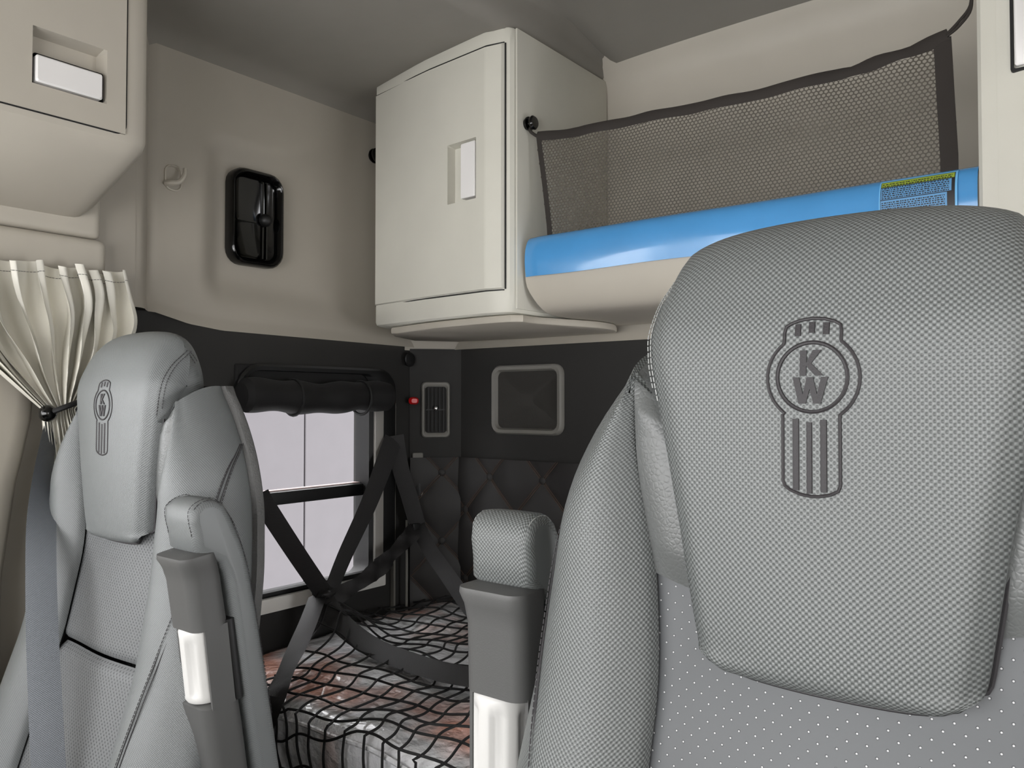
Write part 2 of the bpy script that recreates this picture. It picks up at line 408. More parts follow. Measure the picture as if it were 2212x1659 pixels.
def tpoint(i, q):
    hw = phw(i); lat = .013 * abs(q) ** 2.2 + .012 * sstep(.80, 1, abs(q)) ** 2 + .016 * abs(q) ** 6 * sstep(.06, .13, PROF[i].z)
    zf = sstep(-.19, -.213, PROF[i].z) if i < 20 else 0
    return Vector((hw * q, 0, 0)) + PROF[i] + pnorm(i) * lat * (1 - .7 * zf)
def ty(x, z):
    for i in range(ITOP):
        if PROF[i].z >= z and i:
            f = (z - PROF[i - 1].z) / (PROF[i].z - PROF[i - 1].z); return tpoint(i - 1, x / phw(i - 1)).y * (1 - f) + tpoint(i, x / phw(i)).y * f
    return 0
SHIFT = [(-.70, -.135), (-.6, -.105), (-.48, -.068), (-.39, -.038), (-.25, -.010), (-.15, 0), (.2, 0)]
XO = [(-.70, .305), (-.5, .300), (-.354, .294), (-.281, .284), (-.213, .274), (-.145, .264), (-.092, .252), (-.047, .235), (.004, .206), (.03, .184), (.05, .166)]
XI = [(-.70, .16), (-.5, .152), (-.4, .147), (-.3, .142), (-.237, .139), (-.2, .140), (-.14, .145), (-.107, .150), (-.05, .158), (0, .164), (.045, .163)]
YB = .033
def smooth_tab(tab, x):
    h = .02; return sum(interp(tab, x + k * h) for k in (-1, -.5, 0, .5, 1)) / 5
def center_y(x, z):
    return YB + smooth_tab(SHIFT, z) + .004 * math.cos(math.pi * min(1, abs(x) / .15)) * -1

def emblem(parent, mat):
    s = .127 / 1350; xc, zc = .0, .018
    def T(px, py, lift=.0): 
        x = xc + (px - 650) * s; z = zc - (py - 617) * s; return Vector((x, ty(x, z) - lift, z))
    bm = new()
    out = [(440, 340), (440, 270), (450, 225), (490, 200), (560, 178), (650, 168), (740, 178), (810, 200), (850, 225), (860, 270), (860, 340)]
    arc = [(652 + 340 * math.cos(math.radians(a)), 620 + 340 * math.sin(math.radians(a))) for a in range(-52, 53, 6)]
    low = [(850, 900), (850, 1420), (835, 1460), (780, 1490), (700, 1508), (645, 1511), (560, 1500), (480, 1470), (440, 1440), (428, 1400), (428, 900)]
    arc2 = [(652 + 340 * math.cos(math.radians(a)), 620 + 340 * math.sin(math.radians(a))) for a in range(128, 233, 6)]
    pts = []
    poly = out + arc + low + arc2
    for a, b in zip(poly, poly[1:] + poly[:1]):
        n = max(1, int(math.hypot(b[0] - a[0], b[1] - a[1]) / 40))
        pts += [(a[0] + (b[0] - a[0]) * k / n, a[1] + (b[1] - a[1]) * k / n) for k in range(n)]
    tube(bm, [T(*p) for p in pts], .0013, 7, closed=True)
    o = finish('emblem', bm, mat, parent, off=0); o['label'] = 'dark embroidered emblem outline with letters K W and upright bars'
    bm = new(); tube(bm, [T(648 + 258 * math.cos(t), 615 + 262 * math.sin(t)) for t in [2 * math.pi * k / 60 for k in range(60)]], .0015, 7, closed=True)
    finish('emblem_ring', bm, mat, o)
    def slab(name, poly):
        b = new(); rows = []
        top = [T(x, y, .0011) for x, y in poly]; bot = [T(x, y, -.0004) for x, y in poly]
        V = grid(b, [bot, top], closed=True); b.faces.new(V[-1]); finish(name, b, mat, o, sharp=30)
    def bar(x0, x1, y0, y1):
        b = new(); rows = []
        for k in range(13):
            y = y0 + (y1 - y0) * k / 12
            rows.append([T(x0, y, -.0003), T(x0 + 6, y, .0008), T((x0 + x1) / 2, y, .0013), T(x1 - 6, y, .0008), T(x1, y, -.0003)])
        grid(b, rows); finish('emblem_bar', b, mat, o)
    for a in ((500, 555, 930, 1470), (604, 652, 955, 1490), (706, 760, 935, 1475), (515, 567, 208, 300), (619, 671, 196, 280), (724, 777, 206, 296)): bar(*a)
    for nm, polys in (('letter_k', [[(566, 412), (614, 412), (610, 604), (562, 604)], [(612, 508), (660, 412), (722, 412), (648, 512), (735, 604), (676, 604), (612, 530)]]),
                      ('letter_w', [[(510, 616), (558, 616), (585, 745), (616, 616), (662, 616), (690, 745), (722, 616), (772, 616), (716, 815), (662, 815), (636, 705), (606, 815), (552, 815)]])):
        b = new()
        for poly in polys:
            top = [T(x, y, .0012) for x, y in poly]; bot = [T(x, y, -.0004) for x, y in poly]
            V = grid(b, [bot, top], closed=True); b.faces.new(V[-1])
        finish(nm, b, mat, o, sharp=30)
    return o

def offset_poly(poly, k):
    n = len(poly); out = []
    for i in range(n):
        a, b, c = Vector(poly[i - 1]), Vector(poly[i]), Vector(poly[(i + 1) % n])
        t = (c - a).normalized(); out.append(Vector((b.x - t.y * k, b.y + t.x * k)))
    return out
def build_seat(name, label, loc, side, wv, pf, arm):
    S = thing(name, label, 'seat', loc); S.location = loc
    K = dict(off=0)
    # headrest tongue: front panel running over the top to the back
    bm = new(); N = len(PROF); Q = [-1 + 2 * k / 40 for k in range(41)]
    s = [0]
    for i in range(1, N): s.append(s[-1] + (PROF[i] - PROF[i - 1]).length)
    skirt = lambda i, sg: tpoint(i, sg) + pnorm(i) * (.022 if i < ITOP and PROF[i].z < .0 else .001)
    grid(bm, [[skirt(i, -1)] + [tpoint(i, q) for q in Q] + [skirt(i, 1)] for i in range(N)], [[(-phw(i) - .02, s[i])] + [(phw(i) * q, s[i]) for q in Q] + [(phw(i) + .02, s[i])] for i in range(N)])
    head = finish('headrest', bm, wv, S, 75, **K); head['label'] = 'woven grey headrest panel tapering down the backrest'
    emblem(head, embroid)
    bm = new(); lo = [i for i in range(1, ITOP) if PROF[i].z < .0]
    pth = [tpoint(i, -1) + pnorm(i) * .010 + Vector((-.0015, 0, 0)) for i in reversed(lo)] + [tpoint(0, q_ / 8) + Vector((0, .004, -.0015)) for q_ in range(-7, 8)] + [tpoint(i, 1) + pnorm(i) * .010 + Vector((.0015, 0, 0)) for i in lo]
    tube(bm, pth, .0019, 6); finish('seam', bm, thread, head)
    ifr = [i for i in range(N) if i > ITOP or PROF[i].z > -.012]
    ends = (-1, 1)
    for sg in ends:
        bm = new(); loop = [tpoint(i, sg) for i in ifr]
        loop += [loop[-1].lerp(loop[0], t / 8) for t in range(1, 8)]
        c = Vector((sg * .133, .062, .05)); rows = []
        for r in (1, .97, .9, .78, .6, .4, .2, .02):
            rows.append([Vector((p.x * r + c.x * (1 - r) + sg * .013 * (1 - r ** 3), c.y + (p.y - c.y) * r, c.z + (p.z - c.z) * r)) for p in loop])
        V = grid(bm, rows, closed=True); finish('headrest_side', bm, wv, S, 75, **K)
    # seam stitching along the headrest edges
    bm = new()
    for sg in ends:
        pts = [tpoint(i, sg * .985) + Vector((sg * .001, 0, 0)) - pnorm(i) * .001 for i in ifr[2:-22:3]]
        dashes(bm, pts, .0052, .0034, .0006)
        pts = [tpoint(i, sg * .985) + Vector((sg * .006, .004, 0)) for i in ifr[4:-22:3]]
        dashes(bm, pts, .0052, .0034, .0006)
    st = finish('stitching', bm, thread_w if side < 0 else thread, S, **K); st['kind'] = 'stuff'
    # bolsters
    ZR = [-.68 + (.05 + .68) * k / 46 for k in range(47)]
    def drop(y, z): return -.026 * sstep(-.12, .045, z) * max(0, min(1, 1 - (y - .034) / .07)) ** 2
    for sg in ends:
        bm = new(); rows = []
        for z in ZR:
            xo, xi, sh = smooth_tab(XO, z), smooth_tab(XI, z), smooth_tab(SHIFT, z); w = xo - xi; b = min(1, w / .11)
            f = YB - .038 * b
            pts = [(xi, YB + .004), (xi + .004, YB - .010 * b), (xi + .22 * w, f + .006), (xi + .42 * w, f), (xi + .68 * w, f + .012), (xi + .90 * w, f + .034 * b + .012), (xo, YB + .036), (xo - .002, YB + .065), (xo - .012, .120)]
            rows.append([Vector((sg * p.x, p.y + sh, z + drop(p.y, z))) for p in cr([(x, y, 0) for x, y in pts], 30)])
        top = rows[-1]; c = Vector((sg * .166, .08, .046))
        for t in (.5, 1): rows.append([p.lerp(Vector((sg * .148, p.y + .002, p.z - .016)), t) for p in top])
        grid(bm, rows); bo = finish('bolster', bm, wv, S, 80, **K)
        bs = new()
        lift = Vector((0, -.0015, 0))
        dashes(bs, [r[1] + Vector((sg * .004, -.004, 0)) for r in rows[4:46:3]], .0052, .0034, .0006)
        # double stitched side seam, from the back of the shoulder curving down to the front
        for dd in (0, .008):
            idx = [(40, 27), (39, 24.5), (37.5, 22), (35, 20), (31, 18), (26, 15), (20, 12), (12, 9.5), (3, 8)] 
            pts = []
            for a, b_ in idx:
                b_ = b_ + dd * 90; ia = int(a); r = rows[ia]; r2 = rows[ia + 1]; j = int(b_)
                p = r[j].lerp(r[j + 1], b_ - j).lerp(r2[j].lerp(r2[j + 1], b_ - j), a - ia); pts.append(p + Vector((sg * .0006, -.0004, 0)))
            if sg == side: tube(bs, cr(pts, 60), .0008, 5); dashes(bs, [p + Vector((sg * .0004, .004 if dd else -.004, .003 if dd else -.003)) for p in pts], .006, .004, .0007)
        so = finish('stitching', bs, thread, bo); so['kind'] = 'stuff'
    # leather shoulder strips
    for sg in ends:
        A = cr([(.094, .038, -.160), (.100, .034, -.1), (.110, .032, -.05), (.122, .034, -.02), (.130, .046, .0), (.132, .075, .024), (.128, .105, .03), (.12, .13, .03)], 40)
        B = cr([(.146, .036, -.145), (.152, .032, -.1), (.160, .031, -.05), (.164, .034, .014), (.165, .046, .028), (.166, .075, .042), (.166, .105, .050), (.162, .125, .047)], 40)
        bm = new(); grid(bm, [[Vector((sg * p.x, p.y, p.z)) for p in [a.lerp(b, t) + Vector((.004 if k > 18 else 0, -.007 if k < 22 else -.002, .005 if k > 16 else 0)) * math.sin(math.pi * t) * min(1, (k + 1) / 5) for t in [m / 8 for m in range(9)]]] for k, (a, b) in enumerate(zip(A, B))])
        finish('shoulder_strip', bm, grain, S, 80, **K)
    # perforated centre panels, split by a seam
    for z0, z1 in ((-.40, -.09), (-.68, -.405)):
        bm = new(); rows = []; uv = []
        for k in range(41):
            z = z0 + (z1 - z0) * k / 40; e = min(k, 40 - k) / 40 * (z1 - z0); d = .010 * max(0, 1 - e / .016) ** 2
            xi = smooth_tab(XI, z) + .004; rows.append([Vector((xi * q_, center_y(xi * q_, z) + d + .004, z)) for q_ in [-1 + m / 12 for m in range(25)]]); uv.append([(r.x, z) for r in rows[-1]])
        grid(bm, rows, uv); finish('backrest_panel', bm, pf, S, 80, **K)
    # back shell with felt rim
    bm = new(); rows = []
    for z in ZR:
        xo, sh = smooth_tab(XO, z), smooth_tab(SHIFT, z)
        pts = [(-xo + .016, .112), (-xo - .001, .116), (-xo - .002, .128), (-xo + .018, .143), (-xo * .5, .15), (0, .152), (xo * .5, .15), (xo - .018, .143), (xo + .002, .128), (xo + .001, .116), (xo - .016, .112)]
        rows.append([Vector((x, y + sh, z)) for x, y in pts])
    V = grid(bm, rows); bm.faces.new(V[0]); bm.faces.new(V[-1]); finish('back_shell', bm, felt, S, 70, **K)
    # cushion and pedestal (below the frame)
    bm = new(); box(bm, (-.27, -.56, -.86), (.27, -.07, -.70), .045, 4); finish('seat_cushion', bm, wv, S, 60, **K)
    bm = new(); box(bm, (-.2, -.45, -1.2), (.2, .0, -.86), .02, 2); finish('pedestal', bm, rubber, S, **K)
    # folded-up armrest
    ax, ay, az, tilt, L = arm
    R = Matrix.Translation((ax, ay, az)) @ Matrix.Rotation(math.radians(tilt), 4, 'X')
    W = .040
    outline = [p for p in cr([(0, .004, -.05), (0, .001, -.022), (0, .010, -.005), (0, .032, 0), (0, .054, -.012), (0, .068, -.045), (0, .085, -.12), (0, .099, -L * .6), (0, .108, -L)], 34)]
    inner = [p for p in cr([(0, .070, -L), (0, .058, -L * .6), (0, .050, -.16), (0, .046, -.115), (0, .034, -.090), (0, .010, -.079), (0, .005, -.07)], 24)]
    poly = [(p.y, p.z) for p in inner + outline]
    bm = new(); rows = []
    for x, k in ((-W, -.012), (-W + .001, -.006), (-W + .005, -.0015), (-W + .012, 0), (0, .0006), (W - .012, 0), (W - .005, -.0015), (W - .001, -.006), (W, -.012)):
        rows.append([R @ Vector((x, p.x, p.y)) for p in offset_poly(poly, -k if False else k)])
    V = grid(bm, rows, closed=True); bm.faces.new(V[0]); bm.faces.new(V[-1])
    ar = finish('armrest', bm, wv, S, 50, **K); ar['label'] = 'padded armrest folded up beside the backrest'
    bs = new()
    for xs in (-W + .004, W - .004):
        dashes(bs, [R @ Vector((xs * 1.0, p.y + (.004 if p.y < .03 else -.001), p.z - (.0025 if p.y > .005 else 0))) for p in outline[0:24:2]], .0055, .0036, .0005)
        if side > 0: dashes(bs, [R @ Vector((xs * .86, p.y - .0006, p.z + .0008)) for p in outline[0:16:2]], .0055, .0036, .0005)
    so = finish('stitching', bs, thread_w if side < 0 else thread, ar); so['kind'] = 'stuff'
    # grey plastic cover with flared lip, notched lower edge
    bm = new()
    def ring(z, w, d0, d1, r):
        return [R @ Vector((a, (d0 + d1) / 2 + b, z)) for a, b in rrect(2 * w, d1 - d0, r, 6)]
    rows = [ring(-.074, .034, -.004, .034, .012), ring(-.077, .042, -.018, .037, .016), ring(-.083, .043, -.019, .038, .018), ring(-.095, .0405, -.014, .040, .018), ring(-.115, .039, -.010, .043, .018), ring(-.185, .039, -.008, .046, .018)]
    V = grid(bm, rows, closed=True); bm.faces.new(V[0]); bm.faces.new(V[-1]); finish('armrest_cover', bm, greyp, ar, 40)
    bm = new(); rows = []
    n = 64
    for z, rr, fl in ((-.181, .020, 0), (-.186, .026, 0), (-.190, .0275, 0), (-.200, .0275, .2), (-.206, .0275, 1), (-.276, .0275, 1), (-.282, .0275, .2), (-.288, .0275, 0), (-.292, .0255, 0), (-.293, .018, 0)):
        ring_ = []
        for k in range(n):
            t = 2 * math.pi * k / n; g = sstep(-.1, .5, math.cos(t * 6 + .4)) * .0048 * fl; rr_ = rr * 1.12
            ring_.append(R @ Vector(((rr_ - g) * math.cos(t) - (.006 if side < 0 else 0), .020 + (rr_ - g) * math.sin(t), z)))
        rows.append(ring_)
    V = grid(bm, rows, closed=True); bm.faces.new(V[0]); bm.faces.new(V[-1]); kn = finish('adjuster_knob', bm, whitep, ar, 45); kn['label'] = 'white fluted adjuster knob'
    bm = new(); rows = [ring(-.180, .038, .038, .054, .007), ring(-.30, .038, .040, .056, .007)]
    V = grid(bm, rows, closed=True); bm.faces.new(V[0]); bm.faces.new(V[-1]); finish('armrest_spine', bm, black, ar, 40)
    bm = new(); rows = [ring(-.294, .030, .0, .05, .012), ring(-.298, .038, -.007, .052, .018), ring(-.34, .038, -.004, .054, .018), ring(-L, .036, .004, .060, .018)]
    V = grid(bm, rows, closed=True); bm.faces.new(V[0]); bm.faces.new(V[-1]); finish('armrest_lower_cover', bm, greyp, ar, 40)
    bm = new()
    bm.free()
    for sx in (-1, 1):
        bm = new(); box(bm, (sx * .0365 - .002, .004, -.30), (sx * .0365 + .002, .04, -.183), 0, 1, R); finish('armrest_rail', bm, greyp, ar, 40)
    return S
build_seat('driver_seat', 'large woven grey seat in front with light perforation dots and upright armrest', (-.18, .58, CZ), -1, seatw, perf_r, (-.338, .056, -.113, 0, .56))
build_seat('passenger_seat', 'grey seat on the far side with seat belt hanging beside it', (-1.372, .64, CZ - .022), 1, seatw_l, perf_l, (.30, -.044, -.117, 7, .56))

# ================================================================== CABINETS
def plate(bm, fr, u0, u1, v0, v1, thick, rec=None, depth=0, bulge=None, nu=12, nv=12, lip=.003):
    """a flat panel in frame fr, front at +thick, with an optional rectangular recess"""
    us = sorted(set([u0, u1] + [u0 + (u1 - u0) * k / nu for k in range(nu + 1)])); vv = sorted(set([v0, v1] + [v0 + (v1 - v0) * k / nv for k in range(nv + 1)]))
    B = bulge or (lambda a, b: 0)
    if rec:
        a0, a1, b0, b1 = rec
        us = sorted(set([u for u in us if not (a0 - .004 < u < a1 + .004)] + [a0, a0 + lip, a1 - lip, a1])); vv = sorted(set([v for v in vv if not (b0 - .004 < v < b1 + .004)] + [b0, b0 + lip, b1 - lip, b1]))
    rows = []
    for v in vv:
        r = []
        for u in us:
            h = thick + B(u, v)
            if rec and a0 + lip * .5 < u < a1 - lip * .5 and b0 + lip * .5 < v < b1 - lip * .5: h -= depth
            r.append(fr(u, v, h))
        rows.append(r)
    rows.insert(0, [fr(u, v0, 0 + B(u, v0)) for u in us]); rows.append([fr(u, v1, B(u, v1)) for u in us])
    rows = [[fr(u0, vk, B(u0, vk))] + r + [fr(u1, vk, B(u1, vk))] for vk, r in zip([v0] + vv + [v1], rows)]
    grid(bm, rows)

# corner cabinet on the rear wall
C = thing('corner_cabinet', 'pale grey-beige wall cabinet with single door hanging in the rear corner', 'cabinet', (-1.4, 1.7, Z(.218)))
body = [(-1.655, 1.505), (-1.645, 1.497), (-1.43, 1.468), (-1.213, 1.453), (-1.170, 1.462), (-1.155, 1.470), (-1.149, 1.480), (-1.149, 1.897), (-1.69, 1.86), (-1.77, 1.75), (-1.70, 1.60)]
bm = new(); extrude_poly(bm, body, Z(.210), Z(.895), .012, (Z(.268), Z(.853)))
bm.normal_update(); bmesh.ops.delete(bm, geom=[f for f in bm.faces if f.normal.y ** 2 > .7 and f.calc_center_median().y < 1.52 and f.calc_center_median().x < -1.172 and Z(.27) < f.calc_center_median().z < Z(.85)], context='FACES_ONLY'); bo = finish('body', bm, beige_l, C, 30)
# right side panel, proud of the body by an edge seam
bm = new(); box(bm, (-1.151, 1.486, Z(.222)), (-1.1455, 1.896, Z(.892)), .0015, 2); finish('side_panel', bm, beige_l, C)
# door in two facets following the front
def fpath(u):
    pts = [(-1.652, 1.503), (-1.43, 1.468), (-1.213, 1.453), (-1.166, 1.464)]
    x = -1.652 + u
    for (a, b), (c, d) in zip(pts, pts[1:]):
        if x <= c or (c, d) == pts[-1]: return Vector((x, b + (d - b) * (x - a) / (c - a), 0))
bm = new()
us = [0, .004, .06, .12, .18, .24, .30, .312, .315, .357, .36, .408, .411, .42, .436, .439, .445, .482, .486]
va, vb = .268, .853; r0, r1 = .492, .640
vvv = [va, va + .003, .35, .42, r0, r0 + .004, .55, .6, r1 - .004, r1, .72, .79, vb - .003, vb]
rows = []
for v in vvv:
    row = []
    for u in us:
        inr = .3135 < u < .4095 and r0 + .002 < v < r1 - .002
        edge = u in (us[0], us[-1]) or v in (va, vb)
        h = -.018 if inr else (0 if edge else .0075)
        if us[0] < u <= .004 or v in (va + .003, vb - .003): h = min(h, .0065) if not inr else h
        p = fpath(u); row.append((p.x, p.y - h, Z(v)))
    rows.append(row)
grid(bm, rows); dr = finish('door', bm, beige_l, C, 25)
bm = new(); p0, p1 = fpath(.358), fpath(.408); hf = Fr(((p0.x + p1.x) / 2, (p0.y + p1.y) / 2, Z(.566)), (p1 - p0), (0, 0, 1), (-.05, -1, 0))
loops(bm, hf, [(.048, .135, .003, -.015), (.048, .135, .003, .0065), (.044, .131, .003, .009)], cap0=True); hd = finish('handle', bm, silver, dr); hd['label'] = 'silver flat latch handle'
# black tubes drawn as the shadow gaps around the door
bm = new()
for v in (va - .002, vb + .002):
    tube(bm, [Vector((fpath(u).x, fpath(u).y - .0006, Z(v))) for u in us], .0016, 6)
tube(bm, [Vector((fpath(.4885).x, fpath(.4885).y - .0005, Z(va + (vb - va) * k / 6))) for k in range(7)], .002, 6)
finish('door_shadow_line', bm, rubber, C)
# tapering filler under the cabinet and shelf
bm = new(); cov = cr([(-1.62, 1.53, 0), (-1.40, 1.485, 0), (-1.16, 1.478, 0), (-1.138, 1.55, 0), (-1.105, 1.65, 0), (-1.078, 1.74, 0), (-1.08, 1.82, 0), (-1.11, 1.885, 0)], 30)
cov = [(p.x, p.y) for p in cov] + [(-1.4, 1.893), (-1.66, 1.85), (-1.74, 1.74), (-1.68, 1.6)]
extrude_poly(bm, cov, Z(.190), Z(.2085), .005); finish('bottom_cover', bm, beige, C, 30)

# overhead cabinet on the passenger side
XF = -1.45
C = thing('overhead_cabinet', 'beige overhead cabinet with drop-down door above the passenger seat', 'cabinet', (-1.62, .3, Z(.39)))
prof = [(XF, .87), (XF, .49), (XF - .002, .478), (XF - .012, .467), (XF - .03, .459), (-1.68, .392), (-1.80, .372), (-1.80, .87)]
bm = new(); rows = []
for y, k in ((-.35, 0), (.705, 0), (.718, 0), (.738, .003), (.748, .009), (.753, .018)):
    rows.append([(x - (k if x > -1.5 else 0), y, Z(z + (k * .5 if z < .48 else 0))) for x, z in prof])
V = grid(bm, rows, closed=True); bm.faces.new(V[0]); bm.faces.new(V[-1])
bmesh.ops.delete(bm, geom=[f for f in bm.faces if all(abs(v.co.x - XF) < 1e-4 for v in f.verts) and f.calc_center_median().y < .6 and f.calc_center_median().z > Z(.5)], context='FACES_ONLY'); finish('body', bm, beige, C, 30)
FO = Fr((XF, 0, CZ), (0, 1, 0), (0, 0, 1), (1, 0, 0))
bm = new(); plate(bm, FO, -.34, .7045, .4905, .87, .0035, (.547, .670, .536, .633), .030, lip=.006); dr = finish('door', bm, beige, C, 25)
bm = new(); loops(bm, Fr(FO(.607, .563), (0, 1, 0), (0, 0, 1), (1, 0, 0)), [(.110, .046, .004, -.03), (.110, .046, .004, .004), (.105, .041, .004, .007)], cap0=True); hd = finish('handle', bm, silver, dr); hd['label'] = 'silver flat latch handle'
bm = new(); loops(bm, Fr(FO(.607, .5625), (0, 1, 0), (0, 0, 1), (1, 0, 0)), [(.116, .053, .004, .0005), (.116, .053, .004, -.02), (.108, .045, .004, -.02)], cap1=False); finish('handle_gap', bm, rubber, dr)
bm = new(); pts = [FO(.706, .86, .001), FO(.706, .51, .001)] + [FO(.688 + .018 * math.cos(a), .508 - .018 * math.sin(a), .001) for a in [k * math.pi / 12 for k in range(1, 7)]] + [FO(.02, .490, .001)]
tube(bm, pts, .0018, 6); finish('door_shadow_line', bm, rubber, C)  # black tube stands in for the shadow along the door gap

# cabinet at the right edge of the frame
C = thing('side_cabinet', 'pale cabinet at the far right end of the shelf with silver handle', 'cabinet', (.1, 1.7, Z(.218)))
bm = new(); extrude_poly(bm, [(-.194, 1.478), (-.188, 1.470), (-.176, 1.466), (-.13, 1.452), (.30, 1.49), (.40, 1.53), (.40, 1.897), (-.194, 1.897)], Z(.22), Z(.888), .01); finish('body', bm, beige_l, C, 20)
bm = new(); plate(bm, Fr((-.165, 1.4625, CZ), (1, -.0, 0), (0, 0, 1), (0, -1, 0)), 0, .42, .27, .853, .004, bulge=lambda a, b: .010 * sstep(0, .04, a) - .05 * max(0, a - .06)); dr = finish('door', bm, beige_l, C, 25)
hf = Fr((-.118, 1.446, Z(.585)), (1, 0, 0), (0, 0, 1), (0, -1, 0))
bm = new(); loops(bm, hf, [(.054, .142, .004, -.006), (.054, .142, .004, .002), (.046, .134, .004, .002), (.046, .134, .004, -.006)], cap1=False); finish('handle_gap', bm, rubber, dr)
bm = new(); loops(bm, hf, [(.046, .132, .004, -.01), (.046, .132, .004, .006), (.042, .128, .004, .008)], cap0=True, ctr=(.002, .002)); finish('handle', bm, silver, dr)

# ================================================================== SHELF WITH BLUE FILM AND NET
X0, X1 = -1.138, -.197
T = thing('shelf_tray', 'beige open shelf tray running along the rear wall', 'shelf', (-.67, 1.7, Z(.2)))
tp = cr([(0, 1.880, .395), (0, 1.60, .392), (0, 1.545, .392), (0, 1.520, .384), (0, 1.508, .365), (0, 1.506, .335), (0, 1.508, .300), (0, 1.516, .262), (0, 1.536, .228), (0, 1.575, .213), (0, 1.68, .210), (0, 1.880, .209)], 60)
bm = new(); rows = []
for k in range(25):
    x = X0 + (X1 - X0) * k / 24; rows.append([(x + (.03 * sstep(.29, .2, p.z) if k == 0 else 0) , p.y, Z(p.z)) for p in tp])
V = grid(bm, rows); bm.faces.new(V[0]); bm.faces.new(V[-1]); finish('tray', bm, beige, T, 50)
bp = cr([(0, 1.75, .3985), (0, 1.60, .3985), (0, 1.545, .399), (0, 1.514, .391), (0, 1.500, .368), (0, 1.497, .335), (0, 1.502, .298)], 40)
bm = new(); rows = []
for k in range(60):
    t = k / 59; x = X0 + .002 + (X1 - X0 - .004) * t
    rows.append([(x, p.y + .0012 * math.sin(9 * x + 30 * p.z) + (.006 * (1 - t * 30) if t < .033 else 0), Z(p.z + .0015 * math.sin(14 * x) * (1 if i > 36 else .3))) for i, p in enumerate(bp)])
grid(bm, rows); fl = finish('protective_film', bm, blue, T, 60); fl['label'] = 'glossy blue protective film wrapped over the shelf nose'
# warning label on the film
def fy(z):
    for a, b in zip(bp, bp[1:]):
        if b.z <= z <= a.z and a.z > b.z and a.y < 1.54: return b.y + (a.y - b.y) * (z - b.z) / (a.z - b.z)
    return 1.497
def lab(bm, x0, x1, z0, z1, lift):
    n = max(1, int((z1 - z0) / .004)); grid(bm, [[(x0 + (x1 - x0) * m / 3, fy(z0 + (z1 - z0) * k / n) - lift, Z(z0 + (z1 - z0) * k / n)) for m in range(4)] for k in range(n + 1)])
bm = new(); lab(bm, -.350, -.228, .305, .391, .0022); lb = tag(finish('warning_label', bm, lwht), 'small dark warning label with yellow-green header on the blue film', 'label')
bm = new(); lab(bm, -.3475, -.2315, .307, .388, .0028); finish('dark_field', bm, lblk, lb)
bm = new(); lab(bm, -.3465, -.2325, .378, .387, .0034); finish('header', bm, ylw, lb)
bm = new(); lab(bm, -.3465, -.2365, .355, .3765, .0033); lab(bm, -.3465, -.243, .318, .3535, .0033); finish('text_field', bm, ltxt, lb)
bm = new(); rnd = random.Random(3)
for z0, z1, xe in ((.3785, .386, -.236), (.356, .376, -.240), (.319, .353, -.246)):
    z = z0
    while z < z1 - .002:
        x = -.345
        while x < xe:
            w = rnd.uniform(.0012, .0045)
            lab(bm, x, min(x + w, xe), z, z + .0019, .0037); x += w + rnd.uniform(.0007, .002)
        z += .0036
tx = finish('small_print', bm, lblk, lb); tx['kind'] = 'stuff'

# storage net above the shelf
N_ = thing('storage_net', 'dark mesh storage net stretched above the blue shelf', 'net', (-.67, 1.53, Z(.4)))
NX0, NX1, NZ0 = -1.112, -.246, .34
def ntop(x): return interp([(-1.13, .634), (-1.0, .620), (-.908, .618), (-.614, .606), (-.4, .607), (-.30, .615), (-.24, .632)], x)
def nxl(z): return interp([(.3, -1.082), (.42, -1.090), (.64, -1.118)], z)
def nxr(z): return interp([(.3, -.236), (.42, -.235), (.63, -.244)], z)
def ny(x, z): return 1.532 + .010 * math.sin((x + 1.1) * 3.6) * sstep(.62, .45, z) + .004 * math.sin(40 * x + 9 * z) * sstep(.5, .63, z)
bm = new(); L_ = bm.loops.layers.uv.verify()
pa, pb = .0088, .0066; vcache = {}
def nv(x, z):
    k = (round(x * 1e5), round(z * 1e5))
    if k not in vcache: vcache[k] = bm.verts.new((x, ny(x, z), Z(z)))
    return vcache[k]
hexo = [(0, .667), (.5, .333), (.5, -.333), (0, -.667), (-.5, -.333), (-.5, .333)]
j = 0; z = NZ0
while z < .66:
    x = NX0 - .01 + (pa / 2 if j % 2 else 0)
    while x < NX1 + .015:
        if nxl(z) < x < nxr(z) and z < ntop(x) - .004:
            o_ = [nv(x + a * pa, z + b * pb) for a, b in hexo]; i_ = [bm.verts.new((x + a * pa * .70, ny(x, z), Z(z + b * pb * .70))) for a, b in hexo]
            for k in range(6): bm.faces.new((o_[k], o_[(k + 1) % 6], i_[(k + 1) % 6], i_[k]))
        x += pa
    z += pb; j += 1
mm = finish('mesh_panel', bm, mesh_m, N_)
bm = new(); pts = [Vector((x, ny(x, ntop(x)) - .002, Z(ntop(x) + .004))) for x in [NX0 - .004 + (NX1 + .006 - NX0) * k / 60 for k in range(61)]]
ribbon(bm, pts, lambda t: .022 + .004 * math.sin(t * 60) * (1 if t > .8 else .2), (0, -1, 0), .006); finish('top_hem', bm, hem_m, N_)
for fx, sgn, nm in ((nxl, 1, .014), (nxr, -1, .028)):
    bm = new(); pts = [Vector((fx(z) + sgn * nm / 2 * .7, ny(fx(z), z) - .001, Z(z))) for z in [.335 + (.295) * k / 20 for k in range(21)]]; ribbon(bm, pts, nm, (0, -1, 0), .004); finish('side_hem', bm, hem_m, N_)
bm = new(); k1 = Vector((-1.128, 1.522, Z(.668)))
tube(bm, cr([(-1.112, 1.53, Z(.634)), (-1.124, 1.526, Z(.642)), (-1.134, 1.522, Z(.652)), (-1.140, 1.522, Z(.668))], 14), .0038, 8); finish('elastic_cord', bm, hem_m, N_)
bm = new()
